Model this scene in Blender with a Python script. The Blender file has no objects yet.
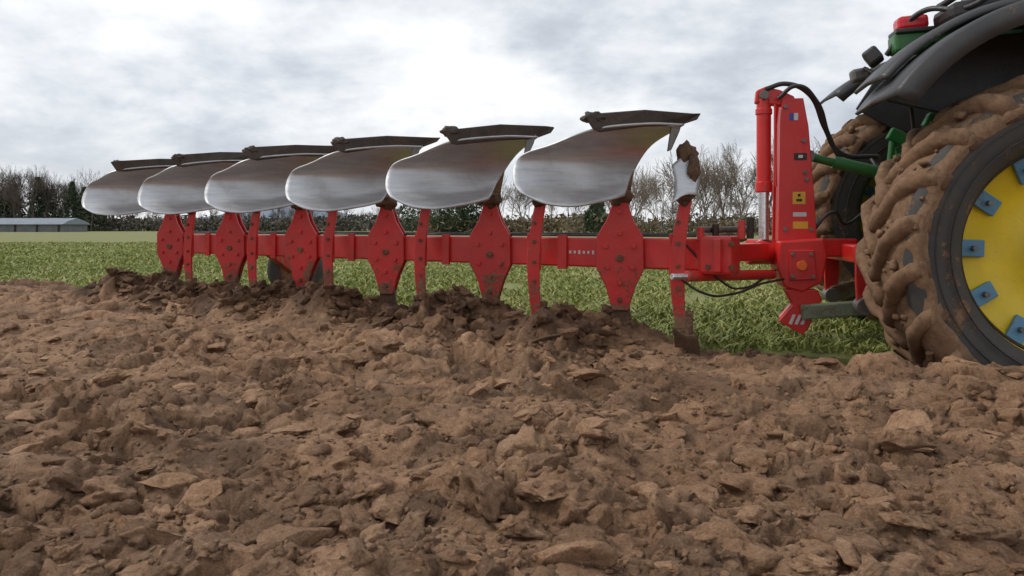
import bpy, bmesh, math, random
import numpy as np
from mathutils import Vector, Matrix, noise
random.seed(7); rng = np.random.default_rng(11)
scene = bpy.context.scene
V = Vector
# ------------------------------------------------------------------ helpers
def link(o): scene.collection.objects.link(o); return o
def empty(name, loc):
    e = bpy.data.objects.new(name, None); e.location = loc; e.empty_display_size = .2
    return link(e)
def par(o, p):
    if p is not None:
        o.parent = p; o.matrix_parent_inverse = Matrix.Translation(-V(p.location))
    return o
def mobj(name, verts, faces, mat, parent=None, smooth=False, bevel=0, sub=0, solid=0):
    me = bpy.data.meshes.new(name); me.from_pydata([tuple(v) for v in verts], [], faces); me.update()
    bm = bmesh.new(); bm.from_mesh(me); bmesh.ops.recalc_face_normals(bm, faces=bm.faces); bm.to_mesh(me); bm.free()
    o = bpy.data.objects.new(name, me); link(o)
    if mat: me.materials.append(mat)
    if smooth: me.polygons.foreach_set('use_smooth', [True]*len(me.polygons))
    if solid:
        m = o.modifiers.new('so', 'SOLIDIFY'); m.thickness = solid; m.offset = 0
    if sub:
        m = o.modifiers.new('su', 'SUBSURF'); m.levels = sub; m.render_levels = sub
    if bevel:
        m = o.modifiers.new('bv', 'BEVEL'); m.width = bevel; m.segments = 2; m.limit_method = 'ANGLE'; m.angle_limit = math.radians(35)
    return par(o, parent)
def npmesh(name, verts, faces, mat, parent=None, smooth=True, attrs=None):
    verts = np.asarray(verts, np.float32); faces = np.asarray(faces, np.int32); k = faces.shape[1]
    me = bpy.data.meshes.new(name); me.vertices.add(len(verts)); me.vertices.foreach_set('co', verts.ravel())
    me.loops.add(faces.size); me.loops.foreach_set('vertex_index', faces.ravel())
    me.polygons.add(len(faces)); me.polygons.foreach_set('loop_start', np.arange(0, faces.size, k, dtype=np.int32))
    me.polygons.foreach_set('use_smooth', np.full(len(faces), smooth))
    me.update(calc_edges=True)
    if attrs:
        for n, a in attrs.items():
            at = me.attributes.new(n, 'FLOAT', 'POINT'); at.data.foreach_set('value', np.asarray(a, np.float32))
    me.materials.append(mat); me.validate()
    o = bpy.data.objects.new(name, me); link(o); return par(o, parent)
def beam(name, p0, p1, w, h, mat, parent, up=(0, 0, 1), bevel=.008):
    p0, p1 = V(p0), V(p1); d = (p1-p0).normalized(); s = d.cross(V(up)).normalized(); u = s.cross(d).normalized()
    vs = [p+s*a*w/2+u*b*h/2 for p in (p0, p1) for a, b in ((-1, -1), (1, -1), (1, 1), (-1, 1))]
    return mobj(name, vs, [(0, 1, 2, 3), (4, 5, 6, 7), (0, 1, 5, 4), (1, 2, 6, 5), (2, 3, 7, 6), (3, 0, 4, 7)], mat, parent, bevel=bevel)
def cyl(name, p0, p1, r, mat, parent, r2=None, seg=20, bevel=.003):
    p0, p1 = V(p0), V(p1); r2 = r if r2 is None else r2
    d = (p1-p0).normalized(); a = V((0, 0, 1)) if abs(d.z) < .9 else V((1, 0, 0)); s = d.cross(a).normalized(); u = s.cross(d)
    vs = []
    for p, rr in ((p0, r), (p1, r2)):
        for i in range(seg):
            t = 2*math.pi*i/seg; vs.append(p+s*math.cos(t)*rr+u*math.sin(t)*rr)
    fs = [(i, (i+1) % seg, seg+(i+1) % seg, seg+i) for i in range(seg)]+[tuple(range(seg)), tuple(range(seg, 2*seg))]
    o = mobj(name, vs, fs, mat, parent, bevel=bevel)
    return o
def plate(name, pts, org, U, W, N, th, mat, parent, bevel=.006):
    org, U, W, N = V(org), V(U), V(W), V(N); n = len(pts)
    vs = [org+U*a+W*b+N*s*th/2 for s in (-1, 1) for a, b in pts]
    fs = [tuple(range(n)), tuple(range(n, 2*n))]+[(i, (i+1) % n, n+(i+1) % n, n+i) for i in range(n)]
    return mobj(name, vs, fs, mat, parent, bevel=bevel)
def tube(name, pts, r, mat, parent):
    cu = bpy.data.curves.new(name, 'CURVE'); cu.dimensions = '3D'; cu.bevel_depth = r; cu.bevel_resolution = 3; cu.use_fill_caps = True
    s = cu.splines.new('BEZIER'); s.bezier_points.add(len(pts)-1)
    for b, p in zip(s.bezier_points, pts): b.co = p; b.handle_left_type = b.handle_right_type = 'AUTO'
    cu.materials.append(mat); o = bpy.data.objects.new(name, cu); link(o); return par(o, parent)
# ------------------------------------------------------------------ numpy noise
def h2(ix, iy, seed):
    h = (ix.astype(np.int64)*374761393+iy.astype(np.int64)*668265263+seed*974634777) & 0xffffffff
    h = ((h ^ (h >> 13))*1274126177) & 0xffffffff; h = ((h ^ (h >> 16))*2246822519) & 0xffffffff
    return ((h ^ (h >> 15)) & 0xffffff)/float(0x1000000)
def vn(x, y, seed=0):
    ix = np.floor(x); iy = np.floor(y); fx = x-ix; fy = y-iy; fx = fx*fx*(3-2*fx); fy = fy*fy*(3-2*fy)
    a = h2(ix, iy, seed); b = h2(ix+1, iy, seed); c = h2(ix, iy+1, seed); d = h2(ix+1, iy+1, seed)
    return (a*(1-fx)+b*fx)*(1-fy)+(c*(1-fx)+d*fx)*fy
def fbm(x, y, o=4, seed=0):
    s = 0; a = .5
    for i in range(o): s = s+a*(vn(x, y, seed+i*7)-.5); x, y = x*1.76+y*1.01+1.7, y*1.76-x*1.01+9.2; a *= .5
    return s
def facets(x, y, sc, seed, tilt=.9, crev=.5, cw=.07):
    x = x/sc; y = y/sc; x = x+.45*fbm(x*1.3, y*1.3, 3, seed+50)*2; y = y+.45*fbm(x*1.3+40, y*1.3, 3, seed+60)*2
    ix = np.floor(x); iy = np.floor(y); F1 = np.full(x.shape, 9.); F2 = np.full(x.shape, 9.); H = np.zeros(x.shape); H2 = np.zeros(x.shape); R = np.zeros(x.shape)
    for dx in (-1, 0, 1):
        for dy in (-1, 0, 1):
            cx = ix+dx; cy = iy+dy; px = cx+h2(cx, cy, seed); py = cy+h2(cx, cy, seed+1)
            ex = x-px; ey = y-py; d = ex*ex+ey*ey; r = h2(cx, cy, seed+2)
            hh = (r-.5)+tilt*((h2(cx, cy, seed+3)-.5)*ex+(h2(cx, cy, seed+4)-.5)*ey)*2-.15*d
            m = d < F1; m2 = (~m) & (d < F2)
            H2 = np.where(m, H, np.where(m2, hh, H2)); F2 = np.where(m, F1, np.minimum(F2, d)); F1 = np.where(m, d, F1); H = np.where(m, hh, H); R = np.where(m, r, R)
    e = np.sqrt(F2)-np.sqrt(F1)
    b = np.clip(.5+e/.22, .5, 1.)          # soften steps across cell borders so faces slope, not drop
    return H*b+H2*(1-b)-crev*np.exp(-e/cw), R
# ------------------------------------------------------------------ layout (metres). camera at x=0,y=0
CAMZ = .79
ph = math.radians(-10); TAU = V((math.cos(ph), math.sin(ph), 0)); NL = V((-math.sin(ph), math.cos(ph), 0)); ZU = V((0, 0, 1))
def PB(t): return V((.70-.861*t, 4.8+.6*t, 0))
BX = [-400, -40, -20, -6.5, -3.6, .8, 1.35, 8, 14, 400]; BY = [79, 15.9, 12.4, 9.7, 8.3, 5.02, 4.72, 3.6, 2.55, -65]
def yb(x): return np.interp(x, BX, BY)
def soil_h(x, y):
    d = yb(x)-y+.22*fbm(x*1.6, y*1.6, 4, 3)*2
    l = x*NL.x+y*NL.y
    base = .05+.024*np.sin(l*2*math.pi/.45+1.5*fbm(x*.8, y*.8, 2, 9))+.12*fbm(x*1.3, y*1.3, 4, 21)
    f0, r0 = facets(x, y, .34, 400, 1.3, .2); f1, r1 = facets(x, y*1.1, .17, 100, 1.3, .35); f2, r2 = facets(x, y, .08, 200, 1.2, .35); f3, r3 = facets(x, y, .035, 300, 1.)
    g = np.clip(vn(x*1.9, y*1.9, 77)*1.8-.2, .3, 1.25)
    q = np.clip(1.8*vn(x*3.1, y*3.1, 78)-.35, .2, 1.1)
    h = base+f0*.044*g+f1*.052*g+f2*.027*q+f3*.010*q+.026*fbm(x*9, y*9, 5, 5)*(.5+.7*q)
    wet = np.zeros(x.shape)
    for j, t in enumerate(np.arange(-.0, 5.6, 1.0)):
        w_ = (.0, .03, -.04, .05, -.02, .03)[j]
        for (ox, oy, sx, sy, a) in ((-.38+w_, -.32, .31, .19, .24), (.04, -.14, .22, .13, .17), (-.74, -.18-w_, .18, .13, .13)):
            cx = .70-.861*t+ox; cy = 4.8+.6*t+oy
            xw = x+.10*fbm(x*5, y*5, 3, 91); yw = y+.10*fbm(x*5+9, y*5, 3, 92)
            qq = np.exp(-(((xw-cx)/sx)**2+((yw-cy)/sy)**2)**1.3)
            h = h+a*qq*(.8+.5*vn(x*7, y*7, 31)); wet = np.maximum(wet, np.clip(qq*1.3, 0, 1))
    wet = np.maximum(wet, .8*np.exp(-((d-.15)/.25)**2))
    k = np.clip((x-1.0)/.5, 0, 1)
    h = h-.14*k*np.exp(-((d-.35)/.22)**2)
    s = np.clip((d+.12)/.22, 0, 1); s = s*s*(3-2*s)
    return h*s+(-.14)*(1-s), wet, .5*r1+.25*r0+.25*r2
# ------------------------------------------------------------------ materials
def newmat(name):
    m = bpy.data.materials.new(name); m.use_nodes = True; nt = m.node_tree; return m, nt, nt.nodes['Principled BSDF']
def N(nt, t, **kw):
    n = nt.nodes.new(t)
    for k, v in kw.items(): setattr(n, k, v)
    return n
def ntex(nt, scale, detail=4, rough=.6, dist=0, vec=None):
    n = N(nt, 'ShaderNodeTexNoise'); n.inputs['Scale'].default_value = scale; n.inputs['Detail'].default_value = detail
    n.inputs['Roughness'].default_value = rough; n.inputs['Distortion'].default_value = dist
    if vec is None: vec = N(nt, 'ShaderNodeTexCoord').outputs['Object']
    nt.links.new(vec, n.inputs['Vector']); return n.outputs['Fac']
def ramp(nt, src, stops):
    r = N(nt, 'ShaderNodeValToRGB'); nt.links.new(src, r.inputs[0]); e = r.color_ramp.elements
    while len(e) < len(stops): e.new(.5)
    for i, (p, c) in enumerate(stops):
        e[i].position = p; e[i].color = (c, c, c, 1) if isinstance(c, (int, float)) else (*c, 1)
    return r.outputs[0]
def mix(nt, f, a, b, mode='MIX'):
    m = N(nt, 'ShaderNodeMix', data_type='RGBA', blend_type=mode)
    for i, s in ((0, f), (6, a), (7, b)):
        if isinstance(s, (int, float)): m.inputs[i].default_value = s
        elif isinstance(s, tuple): m.inputs[i].default_value = (*s, 1)
        else: nt.links.new(s, m.inputs[i])
    return m.outputs[2]
def math_(nt, op, a, b=0.0, clamp=False):
    m = N(nt, 'ShaderNodeMath', operation=op); m.use_clamp = clamp
    for i, s in ((0, a), (1, b)):
        if isinstance(s, (int, float)): m.inputs[i].default_value = s
        else: nt.links.new(s, m.inputs[i])
    return m.outputs[0]
def bump(nt, bs, h, strength, dist):
    b = N(nt, 'ShaderNodeBump'); b.inputs['Strength'].default_value = strength; b.inputs['Distance'].default_value = dist
    nt.links.new(h, b.inputs['Height']); nt.links.new(b.outputs[0], bs.inputs['Normal'])
MUD = (.19, .108, .06)
def paint(name, col, rough=.4, metal=0, dirt=.5, low=None, dscale=7, dcol=MUD, film_c=(.30, .2, .13)):
    m, nt, bs = newmat(name)
    tc = N(nt, 'ShaderNodeNewGeometry').outputs['Position']
    n1 = ntex(nt, dscale, 9, .68, .3, tc); n2 = ntex(nt, dscale*6, 5, .7, 0, tc)
    f = math_(nt, 'ADD', math_(nt, 'MULTIPLY', n1, .7), math_(nt, 'MULTIPLY', n2, .3))
    if low is not None:
        sp = N(nt, 'ShaderNodeSeparateXYZ'); nt.links.new(tc, sp.inputs[0])
        z = math_(nt, 'MULTIPLY', math_(nt, 'SUBTRACT', low, sp.outputs[2]), .45)
        f = math_(nt, 'ADD', f, math_(nt, 'MAXIMUM', z, -.03))
    c0 = .72-.32*dirt
    fac = ramp(nt, f, [(c0, 0.), (min(c0+.07, 1), .95)])
    film = ramp(nt, n1, [(.3, .0), (.75, .35*dirt+.05)])
    var = ramp(nt, ntex(nt, 2.5, 3, .5, 0, tc), [(.3, .8), (.7, 1.1)])
    c = mix(nt, 1., col, var, 'MULTIPLY'); c = mix(nt, film, c, film_c)
    c = mix(nt, fac, c, mix(nt, ramp(nt, n2, [(.3, 0.), (.7, 1.)]), tuple(v*.65 for v in dcol), tuple(v*1.4 for v in dcol)))
    nt.links.new(c, bs.inputs['Base Color'])
    nt.links.new(mix(nt, fac, mix(nt, n2, (rough*.7,)*3, (rough*1.3,)*3), (.9, .9, .9)), bs.inputs['Roughness'])
    nt.links.new(math_(nt, 'MULTIPLY', math_(nt, 'SUBTRACT', 1., fac), metal), bs.inputs['Metallic'])
    bump(nt, bs, math_(nt, 'ADD', fac, math_(nt, 'MULTIPLY', n2, .4)), .6, .008)
    return m
M_red = paint('red_paint', (.62, .014, .016), .38, 0, .42, low=.60)
M_redc = paint('red_paint_clean', (.66, .015, .014), .33, 0, .18)
M_mud = paint('mud_caked_steel', (.11, .07, .045), .7, .3, 1.0, dcol=(.12, .066, .036))
M_shr = paint('worn_share_steel', (.05, .04, .034), .6, .4, .50, dscale=10, dcol=(.11, .06, .035))
M_dark = paint('dark_worn_steel', (.035, .03, .028), .5, .7, .45, dscale=9)
M_rust = paint('rusty_steel', (.14, .055, .028), .65, .4, .8)
M_chrome = paint('chrome_rod', (.85, .85, .87), .18, .9, .03)
M_rubber = paint('tyre_rubber', (.052, .050, .047), .75, 0, .56, dscale=4, film_c=(.17, .14, .11))
M_tread = paint('muddy_tread', (.10, .068, .046), .85, 0, 1.3, dscale=5, dcol=(.205, .118, .064))
M_black = paint('black_plastic', (.022, .023, .025), .42, 0, .12, dscale=9)
M_fend = paint('fender_plastic', (.036, .037, .039), .42, 0, .40, dscale=5, film_c=(.16, .135, .11))
M_green = paint('green_paint', (.012, .15, .03), .4, 0, .35, dscale=9)
M_lgreen = paint('greenish_arm_paint', (.18, .23, .15), .5, 0, .65)
M_yellow = paint('yellow_paint', (.82, .58, .012), .4, 0, .34, dscale=9)
M_blue = paint('blue_paint', (.09, .26, .40), .5, 0, .42, dscale=9)
M_grey = paint('grey_metal', (.18, .18, .17), .5, .6, .5)
M_orange = paint('orange_reflector', (.9, .16, .01), .25, 0, .0)
M_lamp = paint('red_lamp_lens', (.6, .01, .02), .15, 0, .0)
M_white = paint('white_decal', (.62, .62, .60), .4, 0, .2)
M_ydec = paint('yellow_decal', (.75, .42, .02), .4, 0, .2)
M_bdec = paint('blue_decal', (.02, .06, .35), .4, 0, .1)
m, nt, bs = newmat('cab_glass'); bs.inputs['Base Color'].default_value = (.05, .07, .07, 1); bs.inputs['Roughness'].default_value = .05; M_glass = m
# polished steel
m, nt, bs = newmat('polished_steel'); tc = N(nt, 'ShaderNodeNewGeometry').outputs['Position']
mp = N(nt, 'ShaderNodeMapping'); mp.inputs['Scale'].default_value = (1.5, 1.5, 16); nt.links.new(tc, mp.inputs[0])
b1 = ntex(nt, 3, 8, .7, .3, mp.outputs[0]); b2 = ntex(nt, 4, 8, .72, .8, tc)
c = ramp(nt, b1, [(.3, (.44, .45, .465)), (.7, (.64, .65, .665))])
sm = ramp(nt, b2, [(.52, 0.), (.74, .5)]); c = mix(nt, sm, c, (.29, .25, .21)); nt.links.new(c, bs.inputs['Base Color'])
nt.links.new(ramp(nt, b1, [(.3, .36), (.7, .52)]), bs.inputs['Roughness']); nt.links.new(ramp(nt, sm, [(0, .58), (1, .25)]), bs.inputs['Metallic'])
bump(nt, bs, b1, .2, .005); M_steel = m
# soil
def soilmat(name, attr=True):
    m, nt, bs = newmat(name); tc = N(nt, 'ShaderNodeNewGeometry').outputs['Position']
    a = ntex(nt, 2.2, 6, .65, .4, tc); b = ntex(nt, 26, 9, .75, .6, tc); c = ntex(nt, 150, 6, .78, 0, tc)
    col = ramp(nt, a, [(.3, (.235, .128, .068)), (.5, (.295, .168, .092)), (.72, (.365, .222, .132))])
    col = mix(nt, ramp(nt, b, [(.34, .8), (.48, 0.)]), col, (.11, .057, .031))
    col = mix(nt, ramp(nt, b, [(.55, 0.), (.68, .7)]), col, (.47, .315, .205))
    col = mix(nt, .8, col, ramp(nt, c, [(.3, .5), (.7, 1.45)]), 'MULTIPLY')
    if attr:
        at = N(nt, 'ShaderNodeAttribute', attribute_name='cellr')
        col = mix(nt, 1., col, ramp(nt, at.outputs['Fac'], [(.2, .62), (.75, 1.38), (1., 1.75)]), 'MULTIPLY')
        at = N(nt, 'ShaderNodeAttribute', attribute_name='wet')
        col = mix(nt, math_(nt, 'MULTIPLY', at.outputs['Fac'], .92, True), col, mix(nt, 1., col, (.33, .28, .25), 'MULTIPLY'))
    nt.links.new(col, bs.inputs['Base Color'])
    nt.links.new(ramp(nt, b, [(.3, .95), (.7, .68)]), bs.inputs['Roughness']); bs.inputs['Specular IOR Level'].default_value = .35
    hh = math_(nt, 'ADD', math_(nt, 'MULTIPLY', b, 1.), math_(nt, 'MULTIPLY', c, .4))
    bump(nt, bs, hh, 1., .020); return m
M_soil = soilmat('ploughed_soil'); M_soilf = soilmat('bare_soil', False)
# grass sheet / blades
m, nt, bs = newmat('grass_sheet'); tc = N(nt, 'ShaderNodeNewGeometry').outputs['Position']
g1 = ntex(nt, .35, 6, .6, .3, tc); g2 = ntex(nt, 9, 6, .7, 0, tc); g3 = ntex(nt, 1.3, 6, .7, .5, tc)
c = ramp(nt, g1, [(.3, (.165, .19, .048)), (.55, (.225, .245, .065)), (.75, (.28, .27, .095))])
c = mix(nt, ramp(nt, g3, [(.45, 0.), (.7, .55)]), c, (.26, .225, .11))
c = mix(nt, ramp(nt, g2, [(.3, .7), (.55, 0.)]), c, (.15, .11, .06)); nt.links.new(c, bs.inputs['Base Color']); bs.inputs['Roughness'].default_value = .9
bump(nt, bs, g2, .6, .03); M_grass = m
m, nt, bs = newmat('grass_blades'); at = N(nt, 'ShaderNodeAttribute', attribute_name='v')
c = ramp(nt, at.outputs['Fac'], [(0., (.12, .155, .032)), (.4, (.235, .27, .06)), (.75, (.35, .365, .10)), (1., (.46, .38, .20))])
nt.links.new(c, bs.inputs['Base Color']); bs.inputs['Roughness'].default_value = .6
M_blade = m
def flat(name, c1, c2, sc):
    m, nt, bs = newmat(name); tc = N(nt, 'ShaderNodeNewGeometry').outputs['Position']
    nt.links.new(ramp(nt, ntex(nt, sc, 4, .6, 0, tc), [(.35, c1), (.65, c2)]), bs.inputs['Base Color']); bs.inputs['Roughness'].default_value = .9; return m
M_bark = flat('bare_bark', (.15, .12, .095), (.28, .225, .175), .15)
M_barkf = flat('bare_bark_far', (.09, .07, .06), (.16, .125, .105), .1)
M_brush = flat('undergrowth', (.12, .10, .055), (.26, .20, .12), .35)
M_brushf = flat('undergrowth_far', (.06, .055, .04), (.13, .11, .08), .2)
M_ever = flat('evergreen', (.03, .05, .024), (.075, .105, .05), 1.2)
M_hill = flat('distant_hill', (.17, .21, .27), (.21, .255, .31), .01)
M_shedr = flat('shed_roof', (.22, .25, .29), (.28, .31, .35), .8)
M_shedw = flat('shed_wall', (.14, .15, .16), (.20, .20, .20), .8)

# ------------------------------------------------------------------ ground sheets
s = 1800
mobj('ground', [(-s, -300, -.42), (s, -300, -.42), (s, s, -.42), (-s, s, -.42)], [(0, 1, 2, 3)], M_soilf)
xs = np.concatenate([[-1700, -900, -400, -200, -100, -60, -40], np.arange(-30, 20.01, .1), [30, 60, 100, 200, 400, 900, 1700]])
gb = np.where(np.abs(xs) <= 400, yb(xs), 0); gb = gb+.22*fbm(xs*1.6, gb*1.6, 4, 3)*2
vv = []; ff = []
for i, x in enumerate(xs):
    y0 = gb[i] if abs(x) <= 400 else (79 if x < 0 else -65)
    for j, r in enumerate([0, .0, .05, .6, 4, 20, 120, 500, 1700]):
        vv.append((x, y0+.06+r, -.41 if j == 0 else (-.03 if j == 1 else 0)))
nj = 9
for i in range(len(xs)-1):
    for j in range(nj-1): ff.append((i*nj+j, (i+1)*nj+j, (i+1)*nj+j+1, i*nj+j+1))
npmesh('grass_field', vv, ff, M_grass, smooth=False)

# ------------------------------------------------------------------ ploughed soil
rows = [.35]
while rows[-1] < 14.5: rows.append(rows[-1]+.0070+.0027*max(rows[-1]-1.2, 0))
rows = np.array(rows); ss = np.linspace(-1.3, 1.0, 1100)
Xg = ss[None, :]*(rows[:, None]+2.1); Yg = np.repeat(rows[:, None], len(ss), 1)
H, wet, cr = soil_h(Xg, Yg)
# horizontal crumbling: pushes faces sideways so clods undercut instead of rising as columns
ax = .028*fbm(Xg*13, Yg*13+H*25, 4, 501)*2; ay = .028*fbm(Xg*13+50, Yg*13+H*25, 4, 502)*2
sl = (H > -.05)
vs = np.stack([Xg+ax*sl, Yg+ay*sl, H], -1).reshape(-1, 3)
R, C = Xg.shape; idx = np.arange(R*C).reshape(R, C)
fs = np.stack([idx[:-1, :-1], idx[:-1, 1:], idx[1:, 1:], idx[1:, :-1]], -1).reshape(-1, 4)
keep = (vs[fs, 2].max(1) > -.13); fs = fs[keep]
soil = npmesh('ploughed_soil', vs, fs, M_soil, attrs={'wet': wet.ravel(), 'cellr': cr.ravel()})
# clods
def clod(sub, seed, npl=7, amp=1.):
    bm = bmesh.new(); bmesh.ops.create_icosphere(bm, subdivisions=sub, radius=1)
    r = random.Random(seed); pl = []
    for i in range(npl):
        n = V((r.gauss(0, 1), r.gauss(0, 1), r.gauss(0, 1))).normalized(); pl.append((n, r.uniform(.35, .8)))
    out = []
    for v in bm.verts:
        p = v.co.copy()
        for n, d in pl:
            e = p.dot(n)-d
            if e > 0: p -= n*e
        p *= 1+amp*(.40*noise.noise(p*1.6+V((seed, 0, 0)))+.26*noise.noise(p*4+V((0, seed, 0)))+.16*noise.noise(p*9+V((0, 0, seed))))
        out.append(tuple(p))
    f = [[v.index for v in fa.verts] for fa in bm.faces]; bm.free(); return np.array(out), np.array(f)
def scatter(n, sub, smin, smax, ymin, ymax, pw, fixed=None, seed=0, flatz=(.3, .4), sink=.0, tilt=.45, tone=(.3, .5), npl=7, amp=1.):
    base = [clod(sub, i+seed, npl, amp) for i in range(18)]
    y = ymin*(ymax/ymin)**rng.random(n); x = (rng.random(n)*2-1)*(y*.8+.7)
    if fixed is not None: x, y = fixed
    ok = y < yb(x)-.02; x, y = x[ok], y[ok]; h, w, _ = soil_h(x, y); AV = []; AF = []; AW = []; AC = []; off = 0
    for i in range(len(x)):
        bv, bf = base[i % 18]; sz = smin*(smax/smin)**(rng.random()**pw)
        A = Matrix.Rotation(rng.random()*6.28, 3, 'Z') @ Matrix.Rotation(rng.normal()*tilt, 3, 'X')
        v = (bv*np.array([1, .6+.4*rng.random(), flatz[0]+flatz[1]*rng.random()])*sz) @ np.array(A).T+np.array([x[i], y[i], h[i]-sz*sink])
        AV.append(v); AF.append(bf+off); off += len(v); AW.append(np.full(len(v), w[i])); AC.append(np.full(len(v), tone[0]+tone[1]*rng.random()))
    return np.concatenate(AV), np.concatenate(AF), np.concatenate(AW), np.concatenate(AC)
parts = [scatter(3400, 3, .012, .055, 1.2, 11, 1.8, flatz=(.4, .5), sink=.15),
         scatter(380, 4, .045, .12, 1.3, 8, 1.3, seed=30, flatz=(.28, .3), sink=.12, tilt=.4, tone=(.4, .5)),
         # broken flat slabs with dry, pale faces
         scatter(420, 4, .035, .13, 1.25, 9, 1.2, seed=130, flatz=(.20, .22), sink=.0, tilt=.5, tone=(.6, .4), npl=12, amp=.45),
         scatter(12000, 2, .005, .017, 1.2, 7, 1.2, seed=60, flatz=(.5, .5))]
tt = np.round(rng.random(1100)*5.4-.2)+rng.normal(-.05, .22, 1100); fx = .70-.861*tt-.30+rng.normal(0, .13, 1100); fy = 4.8+.6*tt-.30+rng.normal(0, .17, 1100)
parts.append(scatter(1100, 3, .018, .085, 1, 2, 1.4, fixed=(fx, fy), seed=90, flatz=(.5, .4)))
off = 0; AV, AF, AW, AC = [], [], [], []
for v, f, w, c in parts: AV.append(v); AF.append(f+off); off += len(v); AW.append(w); AC.append(c)
npmesh('soil_clods', np.concatenate(AV), np.concatenate(AF), M_soil, attrs={'wet': np.concatenate(AW), 'cellr': np.concatenate(AC)})

# ------------------------------------------------------------------ grass blades
n = 400000
y = 3.6*(40/3.6)**(rng.random(n)**1.15); x = (rng.random(n)*2-1)*(y*.78+1.2)
dd = y-yb(x)-.45*fbm(x*1.6, y*1.6, 4, 3); ok = (dd > .05) & (vn(x*2.2, y*2.2, 8)*.7+.5*vn(x*.8, y*.8, 18)+.35*rng.random(n) > .58); x = x[ok]; y = y[ok]; n = len(x)
hgt = (.014+.050*rng.random(n)**1.8)*(1+.6*vn(x*.9, y*.9, 12)); wd = (.0026+.005*rng.random(n))*(1+y*.13)
an = rng.random(n)*6.283; lx = rng.normal(0, .9, n)*hgt; ly = rng.normal(0, .9, n)*hgt
b0 = np.stack([x-np.cos(an)*wd, y-np.sin(an)*wd, np.full(n, -.005)], 1); b1 = np.stack([x+np.cos(an)*wd, y+np.sin(an)*wd, np.full(n, -.005)], 1)
m0 = np.stack([x-np.cos(an)*wd*.9+lx*.35, y-np.sin(an)*wd*.9+ly*.35, hgt*.6], 1); m1 = np.stack([x+np.cos(an)*wd*.9+lx*.35, y+np.sin(an)*wd*.9+ly*.35, hgt*.6], 1)
tp = np.stack([x+lx, y+ly, hgt], 1)
vs = np.stack([b0, b1, m0, m1, tp], 1).reshape(-1, 3); k = np.arange(n)[:, None]*5
fs = np.concatenate([k+np.array([[0, 1, 3]]), k+np.array([[0, 3, 2]]), k+np.array([[2, 3, 4]])], 0)
val = np.clip(.55*rng.random(n)+.35*vn(x*.7, y*.7, 44)+.35*vn(x*2.7, y*2.7, 45)-.12+.3*(rng.random(n) > .92), 0, 1)
npmesh('grass', vs, fs, M_blade, smooth=False, attrs={'v': np.repeat(val, 5)})

# ------------------------------------------------------------------ trees
def tree_mesh(name, seed, mat, height, spread, thick, bushy=False, depth=5):
    r = random.Random(seed); segs = []
    def br(p, d, L, rad, lev):
        k = 3 if lev < 2 else 2; q = p; dd = d
        pts = [p]
        for i in range(k):
            dd = (dd+V((r.gauss(0, .12), r.gauss(0, .12), r.gauss(.03, .06)))).normalized(); q2 = q+dd*L/k
            segs.append((q, q2, rad*(1-.45*i/k), rad*(1-.45*(i+1)/k))); q = q2; pts.append(q)
        if lev >= depth: return
        nb = (4 if lev == 0 else r.choice((3, 4))) if lev < 4 else 3
        for i in range(nb):
            a = r.random()*6.283; sp = r.uniform(.35, .95)*spread; bp = pts[-1].lerp(pts[-2 if k > 1 else 0], r.random()) if i else pts[-1]
            if lev == 0 and i: bp = pts[1].lerp(pts[-1], r.random())
            perp = dd.orthogonal().normalized(); perp = Matrix.Rotation(a, 3, dd) @ perp
            nd = (dd*1.0+perp*sp+V((0, 0, .16))).normalized(); br(bp, nd, L*r.uniform(.6, .84), rad*.52, lev+1)
    if bushy:
        for i in range(5):
            a = r.random()*6.28; br(V((r.gauss(0, .5), r.gauss(0, .5), 0)), V((math.cos(a)*.35, math.sin(a)*.35, 1)).normalized(), height*.26, thick*.5, 1)
    else: br(V((0, 0, 0)), V((0, 0, 1)), height*.34, thick, 0)
    P = np.array([[s_[0], s_[1]] for s_ in segs], float).reshape(-1, 2, 3); ra = np.array([[s_[2], s_[3]] for s_ in segs]); ra = np.maximum(ra, .013)
    d = P[:, 1]-P[:, 0]; d /= np.linalg.norm(d, axis=1)[:, None]; ref = np.where(np.abs(d[:, 2:3]) < .8, [[0, 0, 1.]], [[1., 0, 0]])
    u = np.cross(d, ref); u /= np.linalg.norm(u, axis=1)[:, None]; w = np.cross(d, u); vs = []
    for e in (0, 1):
        for j in range(3):
            t = j*2.0944; vs.append(P[:, e]+(u*math.cos(t)+w*math.sin(t))*ra[:, e:e+1])
    vs = np.stack(vs, 1).reshape(-1, 3); k = np.arange(len(segs))[:, None]*6
    fs = np.concatenate([k+np.array([[0, 1, 4, 3]]), k+np.array([[1, 2, 5, 4]]), k+np.array([[2, 0, 3, 5]])])
    o = npmesh(name, vs, fs, mat); me = o.data; zmax = vs[:, 2].max(); bpy.data.objects.remove(o); return me, zmax
near_t = [tree_mesh('bare_tree_near', i, M_bark, 9, .85, .16, bushy=(i % 2 == 0)) for i in range(5)]
far_t = [tree_mesh('bare_tree_far', 20+i, M_barkf, 12, .7, .26, bushy=False) for i in range(4)]
def row(name, items, loc):
    e = empty(name, loc)
    for i, (me, x, y, s_, sx) in enumerate(items):
        o = bpy.data.objects.new('bare_tree_%d' % (i+1), me); o.location = (x, y, -.05); o.scale = (s_*sx, s_*sx, s_); o.rotation_euler = (0, 0, random.random()*6.28); link(o); par(o, e)
def grp(meshes, D, px0, px1, n, h0, h1, sx=1.):
    out = []
    for i in range(n):
        d = D*random.uniform(.93, 1.12); px = px0+(px1-px0)*(i+random.random())/n; me, zm = random.choice(meshes)
        out.append((me, (px-512)/740*d, d, random.uniform(h0, h1)/zm, sx))
    return out
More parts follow.
